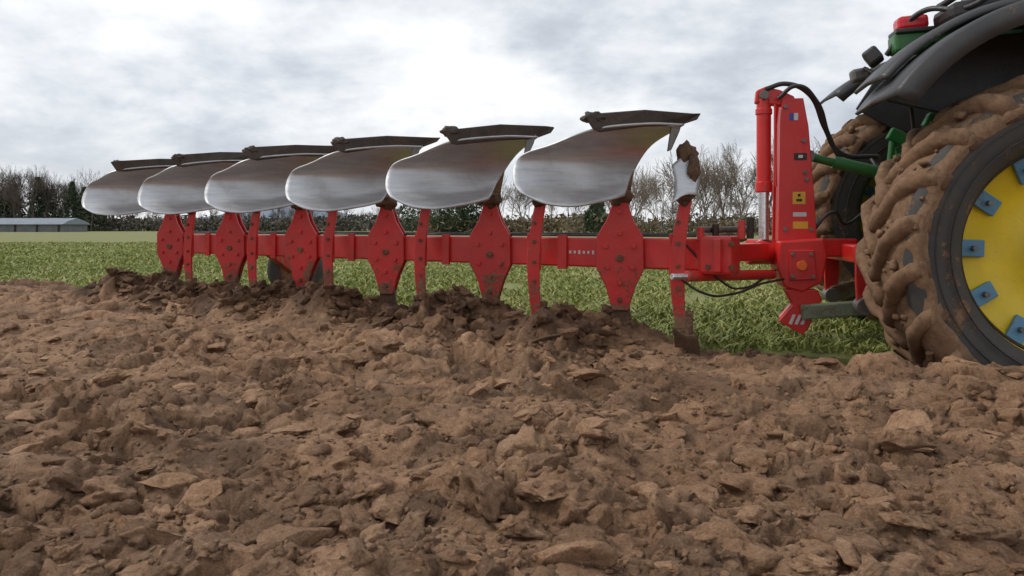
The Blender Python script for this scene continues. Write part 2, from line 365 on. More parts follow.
row('distant_tree_row', grp(near_t, 85, 610, 690, 5, 7.0, 9.4, .75)+grp(near_t, 85, 685, 860, 13, 8.6, 12.4, .8)+grp(near_t, 85, 860, 1150, 12, 8, 12)+grp(near_t, 115, 490, 640, 8, 8.0, 11.5, .8)+grp(near_t, 95, 590, 1150, 12, 4, 6.0, 1.2), (30, 90, 0))
row('distant_woodland', grp(far_t, 185, -60, 116, 50, 12, 16.5, .8)+grp(far_t, 190, -300, -60, 16, 12, 15)+grp(far_t, 230, 116, 470, 26, 7, 10.5)+grp(far_t, 200, -280, 460, 30, 5, 8, 1.2), (-90, 200, 0))
def mass(name, D, px0, px1, n, h, mat, size, dep=3):
    px = px0+(px1-px0)*rng.random(n); d = D+dep*rng.normal(0, 1, n); x = (px-512)/740*D; top = h*(.55+.7*vn(x*.35, d*.3, 4)+.25*(vn(x*1.9, d*1., 6)-.5))
    z = top*rng.random(n)**.8; c = np.stack([x, d, z], 1)
    tri = c[:, None, :]+rng.normal(0, size, (n, 3, 3)); k = np.arange(n)[:, None]*3
    return npmesh(name, tri.reshape(-1, 3), k+np.array([[0, 1, 2]]), mat, smooth=False)
mass('hedgerow', 84, 560, 1250, 14000, 2.2, M_brush, .18)
mass('hedgerow', 112, 425, 640, 7000, 2.8, M_brush, .25)
mass('hedgerow', 185, -300, 450, 18000, 3.4, M_brushf, .40, 5)
mass('hedgerow', 182, -300, 112, 10000, 9, M_brushf, .28, 5)
def evergreen(name, x, y, w, h, n, conic, leaf=.16):
    z = rng.random(n)**.9; r = (1-z)**.7 if conic else np.sqrt(np.clip(1-(2*z-1)**2, 0, 1)); lob = .75+.5*vn(z*7+x, np.zeros(n)+y, 5)
    a = rng.random(n)*6.28; rr = w/2*r*lob*(.55+.45*rng.random(n)**.4)*(1+.25*np.sin(a*3+z*9))
    c = np.stack([rr*np.cos(a), rr*np.sin(a), .3+z*h], 1); t = c[:, None, :]+rng.normal(0, leaf, (n, 3, 3)); k = np.arange(n)[:, None]*3
    e = empty(name, (x, y, 0)); o = npmesh('foliage', t.reshape(-1, 3)+np.array([x, y, 0]), k+np.array([[0, 1, 2]]), M_ever, e, smooth=False)
    cyl('trunk', (x, y, -.1), (x, y, h*.8), .16, M_bark, e, r2=.04)
evergreen('conifer_tree', (597-512)/740*80, 80, 2.9, 3.9, 1800, True)
evergreen('evergreen_tree', (452-512)/740*108, 108, 6, 4.6, 2500, False)
evergreen('evergreen_tree', (476-512)/740*110, 110, 5, 5.0, 2200, False)
evergreen('evergreen_tree', (412-512)/740*150, 150, 8, 5.5, 2200, False)
for px, hh_ in ((14, 11), (38, 12.5), (47, 9.5), (72, 11.5), (96, 9), (84, 10), (4, 9)): evergreen('conifer_tree', (px-512)/740*178, 178, 5, hh_, 1500, True, .28)
# hill
hx = np.linspace(-1500, 1200, 90); hv = []; hf = []
for i, x in enumerate(hx):
    hh = 40*math.exp(-((x+395)/150)**2)+16*math.exp(-((x+800)/260)**2)+10*math.exp(-((x-400)/400)**2)+2*noise.noise(V((x*.01, 0, 0)))
    for j, (yy, q) in enumerate(((1150, 0), (1230, .7), (1320, 1), (1500, 0))): hv.append((x, yy, -.4+hh*q))
for i in range(len(hx)-1):
    for j in range(3): hf.append((i*4+j, (i+1)*4+j, (i+1)*4+j+1, i*4+j+1))
npmesh('hill', hv, hf, M_hill)
# farm shed
sh = empty('farm_shed', (-98, 150, 0))
def bx(name, x0, x1, y0, y1, z0, z1, mat, p, bevel=.02):
    return mobj(name, [(x, y, z) for x in (x0, x1) for y in (y0, y1) for z in (z0, z1)], [(0, 1, 3, 2), (4, 5, 7, 6), (0, 1, 5, 4), (2, 3, 7, 6), (0, 2, 6, 4), (1, 3, 7, 5)], mat, p, bevel=bevel)
bx('walls', -125, -89, 146, 155, -.1, 1.5, M_shedw, sh)
prof = [(145.5, 1.51), (147.5, 2.2), (150.5, 2.8), (153.5, 2.2), (155.5, 1.51)]
mobj('roof', [(x, y_, z_) for x in (-125.5, -88.5) for y_, z_ in prof], [(0, 1, 2, 3, 4), (5, 6, 7, 8, 9)]+[(i, (i+1) % 5, 5+(i+1) % 5, 5+i) for i in range(5)], M_shedr, sh)
for i in range(9): bx('post_%d' % (i+1), -124+i*4.3, -123.7+i*4.3, 145.8, 145.99, -.1, 1.5, M_dark, sh, .01)

# ------------------------------------------------------------------ PLOUGH
pl = empty('reversible_plough', (-1.2, 6.1, 0))
BZ = .625
def off(t, l=0, z=0, a=0): return PB(t)+NL*l+ZU*z+TAU*a
beam('main_beam', off(-.62, .17, BZ), off(5.2, .17, BZ), .16, .20, M_red, pl, bevel=.012)
G = [[(.34, -.34, 1.415), (.10, -.46, 1.405), (-.22, -.60, 1.355), (-.48, -.53, 1.27)],
     [(.19, -.06, 1.32), (.02, -.16, 1.285), (-.29, -.32, 1.24), (-.66, -.37, 1.21)],
     [(.07, -.08, 1.14), (-.08, -.18, 1.09), (-.36, -.36, 1.03), (-.69, -.42, 1.06)],
     [(-.0, -.21, .99), (-.14, -.32, .95), (-.36, -.49, .915), (-.60, -.52, .94)]]
def surf(G, u, v):
    n = 4
    def crv(P, t):
        t = t*(n-1); i = min(int(t), n-2); f = t-i; P = [V(p) for p in P]
        p1, p2 = P[i], P[i+1]; p0 = P[i-1] if i > 0 else p1*2-p2; p3 = P[i+2] if i < n-2 else p2*2-p1
        return .5*((2*p1)+(p2-p0)*f+(2*p0-5*p1+4*p2-p3)*f*f+(3*p1-p0-3*p2+p3)*f**3)
    return crv([crv(r_, u) for r_ in G], v)
LOWD = .16
def mould(name, o, mat, flip=False, j=0):
    nu, nv = 30, 18; vs = []
    for b in range(nv+1):
        for a in range(nu+1):
            u = a/nu; v = b/nv
            k = max(0, (u-.80)/.20); vv_ = .5+(v-.5)*(1-.32*k**3)
            p = surf(G, u, vv_)
            if flip: p = V((p.x, p.y, 2*BZ-p.z-LOWD))
            vs.append(o+p)
    fs = [(b*(nu+1)+a, b*(nu+1)+a+1, (b+1)*(nu+1)+a+1, (b+1)*(nu+1)+a) for b in range(nv) for a in range(nu)]
    return mobj(name, vs, fs, mat, pl, smooth=True, solid=.010)
def share(name, o, mat, flip=False):
    A = [(.46, -.25, 1.492), (.40, -.29, 1.487), (.08, -.44, 1.480), (-.22, -.58, 1.445), (-.29, -.60, 1.43)]
    Bq = [(.43, -.27, 1.455), (.31, -.31, 1.400), (.08, -.43, 1.385), (-.20, -.57, 1.335), (-.24, -.585, 1.345)]
    vs = []
    for P, q in ((A, 1), (Bq, 1), (A, 0), (Bq, 0)):
        for i, p in enumerate(P):
            p = V(p)+(V((.004, .035, .004)) if q == 0 else V((0, -.030, 0)))
            p += V((noise.noise(p*9+o), noise.noise(p*7+o), noise.noise(p*8+o)))*.018
            if flip: p.z = 2*BZ-p.z-LOWD
            vs.append(o+p)
    fs = []
    for i in range(4): fs += [(i, i+1, 5+i+1, 5+i), (10+i, 11+i, 16+i, 15+i), (i, i+1, 11+i, 10+i), (5+i, 6+i, 16+i, 15+i)]
    fs += [(0, 5, 15, 10), (4, 9, 19, 14)]
    mobj(name, vs, fs, mat, pl, bevel=.006)
def lump(name, c, sx, sy, sz, seed, mat=M_mud):
    bm = bmesh.new(); bmesh.ops.create_icosphere(bm, subdivisions=3, radius=1)
    mv = [V(c)+V((v.co.x*sx, v.co.y*sy, v.co.z*sz))*(1+.5*noise.noise(v.co*1.7+V((seed, 0, 0)))+.25*noise.noise(v.co*4+V((0, seed, 0)))) for v in bm.verts]; mf = [[v.index for v in fa.verts] for fa in bm.faces]; bm.free()
    return mobj(name, mv, mf, mat, pl, smooth=True)
hexo = [(-.045, .335), (.05, .335), (.085, .22), (.15, .11), (.155, -.10), (.10, -.22), (.055, -.37), (-.05, -.37), (-.09, -.22), (-.15, -.10), (-.15, .11), (-.085, .22)]
for k in range(6):
    o = PB(k); n = k+1
    plate('leg_plate_%d' % n, hexo, o+ZU*BZ, TAU, ZU, NL, .022, M_red, pl)
    plate('leg_plate_rear_%d' % n, hexo, o+ZU*BZ+NL*.075, TAU, ZU, NL, .018, M_red, pl)
    for i, (a, b) in enumerate(((0, .27), (0, .13), (.09, .045), (-.09, .045), (0, -.03), (.08, -.09), (-.08, -.09), (0, -.19), (0, -.30))):
        r = .024 if i == 4 else .017
        c0 = o+TAU*a+ZU*(BZ+b)-NL*.011; cyl('bolt_%d_%d' % (n, i), c0, c0-NL*.016, r, M_red if i not in (4, 8) else M_rust, pl, seg=6 if i != 4 else 16, bevel=.002)
    up = [(-.055, .28), (.055, .28), (.075, .45), (.10, .58), (.13, .70), (.04, .74), (-.03, .62), (-.07, .46)]
    for f, nm, mt in ((1, 'upper_shank', M_rust), (-1, 'lower_shank', M_mud)):
        plate('%s_%d' % (nm, n), [(a, f*b) for a, b in up], o+ZU*BZ+NL*.037, TAU, ZU, NL, .05, mt, pl, bevel=.01)
    mould('upper_mouldboard_%d' % n, o, M_steel); mould('lower_mouldboard_%d' % n, o, M_mud, True)
    share('upper_share_%d' % n, o, M_shr); share('lower_share_%d' % n, o, M_mud, True)
    beam('frog_%d' % n, o+V((.02, .05, 1.12)), o+V((-.02, .0, 1.25)), .12, .10, M_rust, pl)
    beam('board_stay_%d' % n, o+V((.0, .03, 1.0)), o+V((-.48, -.30, 1.06)), .025, .025, M_dark, pl)
    plate('share_point_%d' % n, [(.02, 0), (.09, .02), (.07, -.05), (.02, -.16), (-.005, -.17), (.01, -.07)], o+V((.24, -.34, 1.42)), V((1, .1, 0)), ZU, V((-.1, 1, 0)), .02, M_grey, pl)
    lump('mud_on_shank_%d' % n, o+TAU*.0+NL*-.0+ZU*1.0, .075, .05, .06, k*3+1)
    lump('mud_on_share_%d' % n, o+V((-.24, -.58, 1.42)), .06, .035, .035, k*3+2, M_shr)
for k in range(6):
    t = k-.42; o = PB(t)-NL*.035; n = k+1
    def arc(s_): return -.045*math.cos(s_*1.5)+.02*s_
    zz = np.linspace(-1, 1, 11); L_ = [(arc(s_)-.034-.012*(1-abs(s_)), s_*.42-.03) for s_ in zz]; R_ = [(arc(s_)+.034+.012*(1-abs(s_)), s_*.42-.03) for s_ in zz[::-1]]
    plate('skimmer_arm_%d' % n, L_+R_, o+ZU*BZ, TAU, ZU, NL, .03, M_red, pl)
    for i, b in enumerate((.2, .07, -.07, -.2)): cyl('skimmer_bolt_%d_%d' % (n, i), o+TAU*(-.04)+ZU*(BZ+b)-NL*.015, o+TAU*(-.04)+ZU*(BZ+b)-NL*.028, .014, M_rust, pl, seg=6, bevel=.001)
    beam('skimmer_clamp_%d' % n, o+NL*.02+TAU*-.045+ZU*(BZ-.13), o+NL*.02+TAU*-.045+ZU*(BZ+.13), .1, .02, M_red, pl, up=NL)
    for f in (1, -1):
        q = [(-.03, .34), (.05, .34), (.06, .44), (.04, .58), (-.01, .58), (-.03, .50)] if f > 0 else [(-.03, .34), (.05, .34), (.05, .5), (-.03, .5)]
        plate('skimmer_shank_%d_%d' % (n, f), [(a, f*b) for a, b in q], o+ZU*BZ, TAU, ZU, NL, .025, M_rust, pl)
        gv = []; gf = []; z0 = .36 if f > 0 else .47
        for b in range(9):
            for a in range(7):
                u = a/6; v = b/8; gv.append(o+TAU*(.065-.15*u+.02*math.sin(v*3))+NL*(-.03-.06*u+.05*v-.07*(1-v)**2)+ZU*(BZ+f*(z0+.24*v-.06*u+.03*math.sin(u*3))))
        for b in range(8):
            for a in range(6): gf.append((b*7+a, b*7+a+1, b*7+a+8, b*7+a+7))
        mobj('skimmer_board_%d_%d' % (n, f), gv, gf, M_steel if f > 0 else M_mud, pl, smooth=True, solid=.01)
        if f > 0:
            if k == 0: lump('skimmer_mud_top', o+TAU*.01+NL*-.0+ZU*(BZ+.62), .06, .03, .07, k+f); lump('skimmer_mud_side', o+TAU*.05+NL*-.05+ZU*(BZ+.52), .035, .03, .08, k+f+4)
            lump('skimmer_mud_low_%d' % n, o+NL*-.03+ZU*(BZ+.36), .05, .04, .05, k+8)
def onbeam(t, w, h, z, mat, name, th=.004):
    d = (PB(0)-PB(1)).normalized(); nb = V((d.y, -d.x, 0)); c = off(t, .17, BZ+z)+nb*(.08+th/2)
    beam(name, c-d*w/2, c+d*w/2, th, h, mat, pl, bevel=.0005)
for i in range(8): onbeam(.36-i*.034, .016, .020 if i % 3 else .026, .0, M_white, 'beam_letter_%d' % i)
for t in (.30, 1.3, 2.3, 3.3, 4.3): onbeam(t+.08, .07, .235, 0, M_red, 'beam_joint_%d' % int(t), .02)
onbeam(.86, .05, .07, 0, M_ydec, 'warning_decal')
for j, zz_ in enumerate((.115, .125)):
    tube('beam_pipe_%d' % j, [off(t, .13+.06*j, BZ+zz_) for t in (-.5, .5, 1.5, 2.5, 3.5, 4.8)], .008, M_black, pl)
def lathe(name, prof, M, mat, parent, seg=64, closed=True, a0=0, a1=2*math.pi, smooth=True, jit=0, js=8):
    full = abs(a1-a0-2*math.pi) < 1e-6; ns = seg if full else seg+1; vs = []; fs = []
    for i in range(ns):
        t = a0+(a1-a0)*i/seg
        for r, l in prof:
            p = V((r*math.cos(t), l, r*math.sin(t)))
            if jit: p *= 1+jit*noise.noise(p*js)+jit*.4*noise.noise(p*js*3)
            vs.append(M @ p)
    k = len(prof)
    for i in range(seg if full else ns-1):
        j = (i+1) % ns
        for q in range(k if closed else k-1): fs.append((i*k+q, j*k+q, j*k+(q+1) % k, i*k+(q+1) % k))
    if closed and not full: fs += [tuple(range(k)), tuple((ns-1)*k+q for q in range(k))]
    return mobj(name, vs, fs, mat, parent, smooth=smooth)
def frame(c): return Matrix(((TAU.x, NL.x, 0, c[0]), (TAU.y, NL.y, 0, c[1]), (0, 0, 1, c[2]), (0, 0, 0, 1)))
wc = V((-2.42, 8.35, .33)); Mw = frame(wc)
lathe('depth_wheel_tyre', [(.19, -.09), (.27, -.11), (.32, -.10), (.345, -.05), (.345, .05), (.32, .10), (.27, .11), (.19, .09)], Mw, M_rubber, pl, 40, jit=.03)
lathe('depth_wheel_rim', [(.19, -.08), (.15, -.03), (.0001, -.03), (.0001, .03), (.15, .03), (.19, .08)], Mw, M_red, pl, 32)
beam('depth_wheel_arm', wc+V((0, -.02, 0))-NL*.14, off(3.7, .2, BZ), .07, .09, M_red, pl)
# ---- headstock
hs = V((2.01, 5.30, 0))
def HP(a, l, z): return hs+TAU*a+NL*l+ZU*z
tw = [(-.105, 1.56), (-.09, 1.70), (.05, 1.70), (.085, 1.50), (.125, .98), (.14, .70), (-.12, .70), (-.11, 1.2)]
plate('tower_plate_near', tw, HP(0, -.11, 0), TAU, ZU, NL, .025, M_redc, pl)
plate('tower_plate_far', tw, HP(0, .13, 0), TAU, ZU, NL, .025, M_redc, pl)
tw2 = [(a*.86, .70+(z-.70)*.975) for a, z in tw]; plate('tower_core', tw2, HP(0, .01, 0), TAU, ZU, NL, .2, M_red, pl)
plate('tower_head', [(-.27, 1.68), (-.26, 1.77), (-.20, 1.795), (-.10, 1.77), (.0, 1.72), (.0, 1.64), (-.20, 1.67)], HP(0, -.05, 0), TAU, ZU, NL, .07, M_redc, pl, bevel=.012)
cyl('head_pin', HP(-.21, -.12, 1.73), HP(-.21, .04, 1.73), .032, M_grey, pl)
cyl('turnover_cylinder_barrel', HP(-.205, -.05, 1.71), HP(-.205, -.05, 1.10), .050, M_redc, pl, bevel=.006)
cyl('cylinder_gland', HP(-.205, -.05, 1.12), HP(-.205, -.05, 1.045), .058, M_redc, pl, bevel=.006)
cyl('cylinder_top_cap', HP(-.205, -.05, 1.60), HP(-.205, -.05, 1.64), .058, M_redc, pl)
cyl('cylinder_rod', HP(-.205, -.05, 1.05), HP(-.205, -.05, .68), .036, M_chrome, pl)
cyl('rod_eye', HP(-.20, -.10, .66), HP(-.20, .0, .66), .05, M_dark, pl)
tube('cylinder_pipe', [HP(-.135, -.13, 1.08), HP(-.14, -.13, 1.3), HP(-.14, -.12, 1.66)], .009, M_redc, pl)
plate('turnover_housing', [(-.13, .70), (.16, .72), (.18, .60), (.15, .42), (.02, .35), (-.10, .38), (-.15, .52)], HP(0, -.10, 0), TAU, ZU, NL, .30, M_redc, pl, bevel=.014)
plate('housing_face', [(-.07, .64), (.09, .64), (.11, .44), (-.07, .43)], HP(0, -.26, 0), TAU, ZU, NL, .02, M_red, pl)
for i, (a, z) in enumerate(((-.05, .61), (.07, .61), (.08, .46), (-.05, .46))): cyl('housing_bolt_%d' % i, HP(a, -.27, z), HP(a, -.285, z), .013, M_grey, pl, seg=6, bevel=.001)
cyl('side_reflector', HP(.01, -.271, .535), HP(.01, -.284, .535), .034, M_orange, pl, seg=28)
cyl('slew_pivot', HP(-.13, -.02, .62), HP(-.32, -.1, .62), .09, M_redc, pl, seg=28, bevel=.012)
beam('cross_frame', HP(.12, -.02, .65), HP(.42, .0, .65), .14, .13, M_redc, pl, bevel=.015)
beam('hitch_frame', HP(.36, -.42, .62), HP(.36, .46, .62), .11, .12, M_redc, pl, bevel=.015)
hb = [(.31, .68), (.41, .68), (.42, .45), (.38, .24), (.32, .24), (.31, .45)]
plate('hitch_bracket_near', hb, HP(0, -.42, 0), TAU, ZU, NL, .03, M_red, pl)
plate('hitch_bracket_far', hb, HP(0, .42, 0), TAU, ZU, NL, .03, M_redc, pl)
plate('stand_foot', [(-.10, .37), (.12, .37), (.15, .30), (.05, .08), (-.09, .12), (-.13, .17), (-.05, .27)], HP(0, -.20, 0), TAU, ZU, NL, .08, M_redc, pl, bevel=.01)
plate('stand_foot_plate', [(-.14, .15), (-.05, .26), (.10, .20), (.02, .06)], HP(0, -.255, 0), TAU, ZU, NL, .02, M_redc, pl, bevel=.004)
for i in range(3): plate('stand_stripe_%d' % i, [(-.05+i*.04, .20), (-.03+i*.04, .20), (-.055+i*.037, .13), (-.075+i*.037, .135)], HP(0, -.268, 0), TAU, ZU, NL, .005, M_white, pl, bevel=.001)
beam('slew_arm', V((1.06, 4.66, BZ)), HP(-.24, -.10, BZ), .16, .12, M_redc, pl, bevel=.015)
beam('front_bracket', off(-.54, .12, BZ), off(-.74, .13, BZ), .20, .235, M_red, pl, bevel=.02)
beam('front_bracket_rib', off(-.60, .0, BZ), off(-.64, .0, BZ), .05, .20, M_red, pl, bevel=.006)
for i, (a, b) in enumerate(((-.70, .07), (-.70, -.07), (-.56, -.07))): cyl('front_bracket_bolt_%d' % i, off(a, .03, BZ+b), off(a, .0, BZ+b), .017, M_rust, pl, seg=6, bevel=.002)
for i, (t, l) in enumerate(((-.52, .05), (-.62, .16), (-.76, .05), (-.83, .2))):
    cyl('bracket_pin_%d' % i, off(t, l, BZ+.10), off(t, l, BZ+.17+.02*i), .022, M_dark if i % 2 else M_red, pl, seg=12)
cyl('slew_cylinder', V((1.05, 4.45, .50)), HP(-.18, -.25, .47), .034, M_red, pl)
cyl('slew_rod', V((.95, 4.40, .50)), V((1.12, 4.49, .498)), .02, M_chrome, pl)
cyl('vari_width_screw', V((1.15, 4.55, .78)), V((1.60, 4.9, .78)), .02, M_grey, pl)
beam('screw_bracket', V((1.50, 4.83, .66)), V((1.50, 4.83, .82)), .05, .08, M_redc, pl)
beam('screw_bracket_2', V((1.22, 4.6, .68)), V((1.22, 4.6, .82)), .05, .08, M_red, pl)
lump('turf_on_arm', V((1.35, 4.75, .72)), .14, .08, .035, 5)
def dec(name, a, z, w, h, mat, l=-.1245):
    plate(name, [(a-w/2, z-h/2), (a+w/2, z-h/2), (a+w/2, z+h/2), (a-w/2, z+h/2)], HP(0, l, 0), TAU, ZU, NL, .003, mat, pl, bevel=.0004)
for i, mt in enumerate((M_bdec, M_white)): dec('flag_label_%d' % i, -.03+i*.03, 1.57, .028, .05, mt)
dec('warning_label_a', .02, 1.00, .085, .085, M_ydec); dec('warning_label_b', .025, .885, .09, .03, M_white)
dec('warning_label_c', .03, .81, .10, .05, M_ydec); dec('tower_slot', .03, 1.29, .085, .05, M_dark); dec('label_d', .03, 1.29, .03, .02, M_white, -.1275)
for i, (a, z) in enumerate(((.02, 1.02), (.01, .985), (.03, .985))): dec('warning_symbol_%d' % i, a, z, .018, .018, M_dark, -.1275)
for i, (a, z) in enumerate(((-.07, 1.64), (.05, 1.40), (-.07, .78), (.1, .78), (.07, 1.13), (.06, 1.18))): cyl('tower_bolt_%d' % i, HP(a, -.122, z), HP(a, -.14, z), .015, M_grey, pl, seg=6, bevel=.001)
tube('hose_a', [HP(-.20, -.09, 1.775), HP(-.06, -.08, 1.81), HP(.10, -.05, 1.74), HP(.22, 0, 1.5), HP(.33, .05, 1.33), HP(.6, .1, 1.30)], .017, M_black, pl)
tube('hose_b', [HP(-.12, -.12, 1.70), HP(.0, -.15, 1.78), HP(.14, -.1, 1.68), HP(.25, 0, 1.44), HP(.36, .05, 1.27), HP(.62, .1, 1.24)], .015, M_black, pl)
tube('hose_c', [V((1.0, 4.5, .50)), V((1.15, 4.5, .40)), V((1.4, 4.7, .37)), V((1.65, 4.9, .42)), HP(-.1, -.24, .44)], .008, M_black, pl)
tube('hose_d', [V((1.05, 4.6, .72)), V((1.3, 4.6, .46)), V((1.5, 4.8, .40)), HP(-.15, -.22, .5)], .007, M_black, pl)
tube('hose_e', [HP(.1, -.1, .75), HP(.25, -.1, .9), HP(.35, 0, .82), HP(.55, .1, .95), HP(.8, .1, 1.2)], .012, M_black, pl)

# ------------------------------------------------------------------ TRACTOR
tr = empty('tractor', (3.9, 5.1, 0))
C0 = V((3.03, 3.86, 0))
def T(a, l, z): return C0+TAU*a+NL*l+ZU*z
def wheel(tag, c, R, hw, rim, outer=-1, lugs=21):
    M = frame(c); k = R/.975
    p = [(rim, -.80*hw), (rim+.05, -.93*hw), (.76*R, -1.0*hw), (.86*R, -1.02*hw), (.925*R, -.93*hw), (.945*R, -.6*hw), (.955*R, 0), (.945*R, .6*hw), (.925*R, .93*hw), (.86*R, 1.02*hw), (.76*R, hw), (rim+.05, .93*hw), (rim, .8*hw)]
    lathe(tag+'_tyre', p, M, M_rubber, tr, 96, jit=.006, js=3)
    for i, rr in enumerate((.70, .78)):
        lathe(tag+'_sidewall_ring_%d' % i, [((rr-.004)*R, -.985*hw), (rr*R, -1.02*hw-.004), ((rr+.004)*R, -.985*hw)], M, M_rubber, tr, 96)
    ws = np.linspace(-1, 1, 21)
    pr = [((.975-.09*abs(w)**4)*R, w*hw*1.01) for w in ws]; pr = [(.815*R, -1.025*hw), (.85*R, -1.06*hw)]+pr+[(.85*R, 1.05*hw)]
    lathe(tag+'_tread_mud', pr, M, M_tread, tr, 300, jit=.028, js=6, closed=False)
    vs = []; fs = []
    for i in range(lugs*2):
        sd = 1 if i % 2 else -1; t0 = i*math.pi/lugs
        st = 12; off0 = len(vs)
        for q in range(st+1):
            s_ = q/st; l = sd*hw*(-.05+1.10*s_); th = t0-.34*s_*(1)+.0
            rb = R*(.945 if s_ < .8 else .945-.11*((s_-.8)/.2)); rt = R*(1.018 if s_ < .72 else 1.018-.075*((s_-.72)/.28)**1.4)
            w0 = (.062-.004*s_)*1.0; w1 = w0*.70
            for (rr, dw) in ((rb-.02, -w0), (rt-.012, -w1), (rt+.004, -w1*.4), (rt+.004, w1*.4), (rt-.012, w1), (rb-.02, w0)):
                a = th+dw/R; v = V((rr*math.cos(a), l, rr*math.sin(a))); nn = V((noise.noise(v*9), noise.noise(v*9+V((5, 0, 0))), noise.noise(v*9+V((0, 5, 0)))))+.5*V((noise.noise(v*24), noise.noise(v*24+V((5, 0, 0))), noise.noise(v*24+V((0, 5, 0)))))
                vs.append(M @ (v+nn*.018))
        for q in range(st):
            b = off0+q*6
            for e in range(6): fs.append((b+e, b+(e+1) % 6, b+6+(e+1) % 6, b+6+e))
        fs += [tuple(off0+e for e in range(6)), tuple(off0+st*6+e for e in range(6))]
    mobj(tag+'_tread_lugs', vs, fs, M_tread, tr, smooth=True)
    bm = bmesh.new(); bmesh.ops.create_icosphere(bm, subdivisions=2, radius=1); bv = [v.co.copy() for v in bm.verts]; bf = [[v.index for v in f.verts] for f in bm.faces]; bm.free()
    vs = []; fs = []
    for i in range(420):
        a = random.random()*6.283; l = hw*random.uniform(-1.04, .95); r_ = R*random.uniform(.94, .985)*(1-.08*(abs(l/hw) > .85)); s_ = random.uniform(.008, .034)
        c_ = V((r_*math.cos(a), l, r_*math.sin(a))); o0 = len(vs)
        for v in bv:
            q = V((v.x*s_, v.y*s_*1.3, v.z*s_)); vs.append(M @ (c_+q*(1+.9*noise.noise(v*1.8+V((i, 0, 0))))))
        fs += [[x_+o0 for x_ in f] for f in bf]
    mobj(tag+'_caked_mud', vs, fs, M_tread, tr, smooth=True)
    s1 = outer
    lathe(tag+'_rim', [(rim+.025, s1*.84*hw), (rim+.03, s1*.80*hw), (rim, s1*.74*hw), (rim-.02, s1*.62*hw), (rim-.04, s1*.5*hw), (rim-.055, s1*.46*hw), (rim-.15, s1*.42*hw), (rim-.17, s1*.36*hw), (.20, s1*.30*hw), (.18, s1*.42*hw), (.12, s1*.46*hw), (.001, s1*.46*hw)], M, M_yellow, tr, 72, closed=False)
    lathe(tag+'_rim_groove', [(rim-.012, s1*.72*hw), (rim-.028, s1*.64*hw), (rim-.022, s1*.60*hw), (rim-.006, s1*.69*hw)], M, M_dark, tr, 72)
    for i in range(12):
        a = math.radians(i*30+180-2); rr = rim-.10; u = V((math.cos(a), 0, math.sin(a)))
        q0 = M @ (u*(rr-.065)+V((0, s1*.44*hw, 0))); q1 = M @ (u*(rr+.085)+V((0, s1*.55*hw, 0)))
        beam(tag+'_rim_bracket_%d' % i, q0, q1, .095, .03, M_blue, tr, up=-NL*(1 if s1 < 0 else -1), bevel=.006)
        cc = M @ (u*rr+V((0, s1*.53*hw, 0))); cyl(tag+'_rim_bolt_%d' % i, cc, cc+NL*s1*.04, .016, M_grey, tr, seg=6, bevel=.001)
    cyl(tag+'_hub', M @ V((0, s1*.5*hw, 0)), M @ V((0, -s1*.9*hw, 0)), .14, M_green, tr, seg=28)
wheel('near_rear_wheel', T(0, .36, .66), .975, .37, .605)
wheel('far_rear_wheel', T(0, 2.4, .88), .975, .33, .56, outer=1)
wheel('near_front_wheel', T(2.75, .42, .42), .72, .26, .38, lugs=18)
wheel('far_front_wheel', T(2.75, 2.15, .62), .72, .26, .38, outer=1, lugs=18)
cyl('rear_axle', T(0, .3, .68), T(0, 2.4, .86), .14, M_green, tr)
beam('transmission', T(-.32, 1.35, .90), T(1.6, 1.35, .90), .55, .52, M_green, tr, bevel=.03)
beam('front_axle', T(2.75, .5, .5), T(2.75, 2.1, .62), .16, .18, M_green, tr)
beam('engine_block', T(1.6, 1.35, .95), T(3.3, 1.35, .95), .5, .5, M_dark, tr, bevel=.04)
plate('bonnet', [(1.5, 1.2), (3.5, 1.15), (3.6, 1.5), (3.3, 1.75), (1.5, 2.05)], T(0, 1.35, 0), TAU, ZU, NL, .75, M_green, tr, bevel=.08)
plate('cab', [(.12, 1.6), (1.5, 1.5), (1.75, 2.2), (1.5, 3.0), (.25, 3.0), (.10, 2.3)], T(0, 1.35, 0), TAU, ZU, NL, 1.45, M_glass, tr, bevel=.04)
plate('cab_roof', [(-.0, 3.0), (1.65, 3.0), (1.6, 3.2), (.1, 3.22)], T(0, 1.35, 0), TAU, ZU, NL, 1.6, M_green, tr, bevel=.06)
for i, (a, l) in enumerate(((.2, .61), (.2, 2.09), (1.55, .61), (1.55, 2.09))): beam('cab_pillar_%d' % i, T(a, l, 1.55), T(a+.05, l, 3.02), .08, .08, M_black, tr)
def fender(tag, c, R, hw, a0, a1, lip=.07):
    M = frame(c)
    pr = [(R-lip, -hw-.01), (R-.02, -hw), (R, -hw+.03), (R+.01, 0), (R, hw), (R-.022, hw), (R-.014, 0), (R-.03, -hw+.03), (R-lip, -hw+.012)]
    lathe(tag, pr, M, M_fend, tr, 36, a0=math.radians(a0), a1=math.radians(a1))
fender('near_fender', T(0, .38, .90), 1.15, .38, 35, 147, .13)
fender('near_fender_flap', T(-.02, .55, .92), 1.20, .28, 95, 141, .05)
fender('far_fender', T(0, 2.4, 1.08), 1.12, .36, 35, 134, .10)
plate('near_fender_inner', [(-.82, 1.62), (-.72, 1.75), (-.5, 1.97), (.6, 2.05), (.6, 1.45), (-.2, 1.45)], T(0, .77, 0), TAU, ZU, NL, .04, M_black, tr)
plate('far_fender_inner', [(-.62, 1.75), (-.4, 2.1), (.6, 2.15), (.6, 1.6), (-.3, 1.55)], T(0, 2.02, 0), TAU, ZU, NL, .04, M_black, tr)
beam('lamp_bracket', T(-.68, .97, 2.01), T(.1, .97, 2.04), .16, .13, M_green, tr, bevel=.02)
beam('tail_lamp', T(-.66, .95, 2.130), T(-.47, .95, 2.145), .14, .10, M_lamp, tr, bevel=.03)
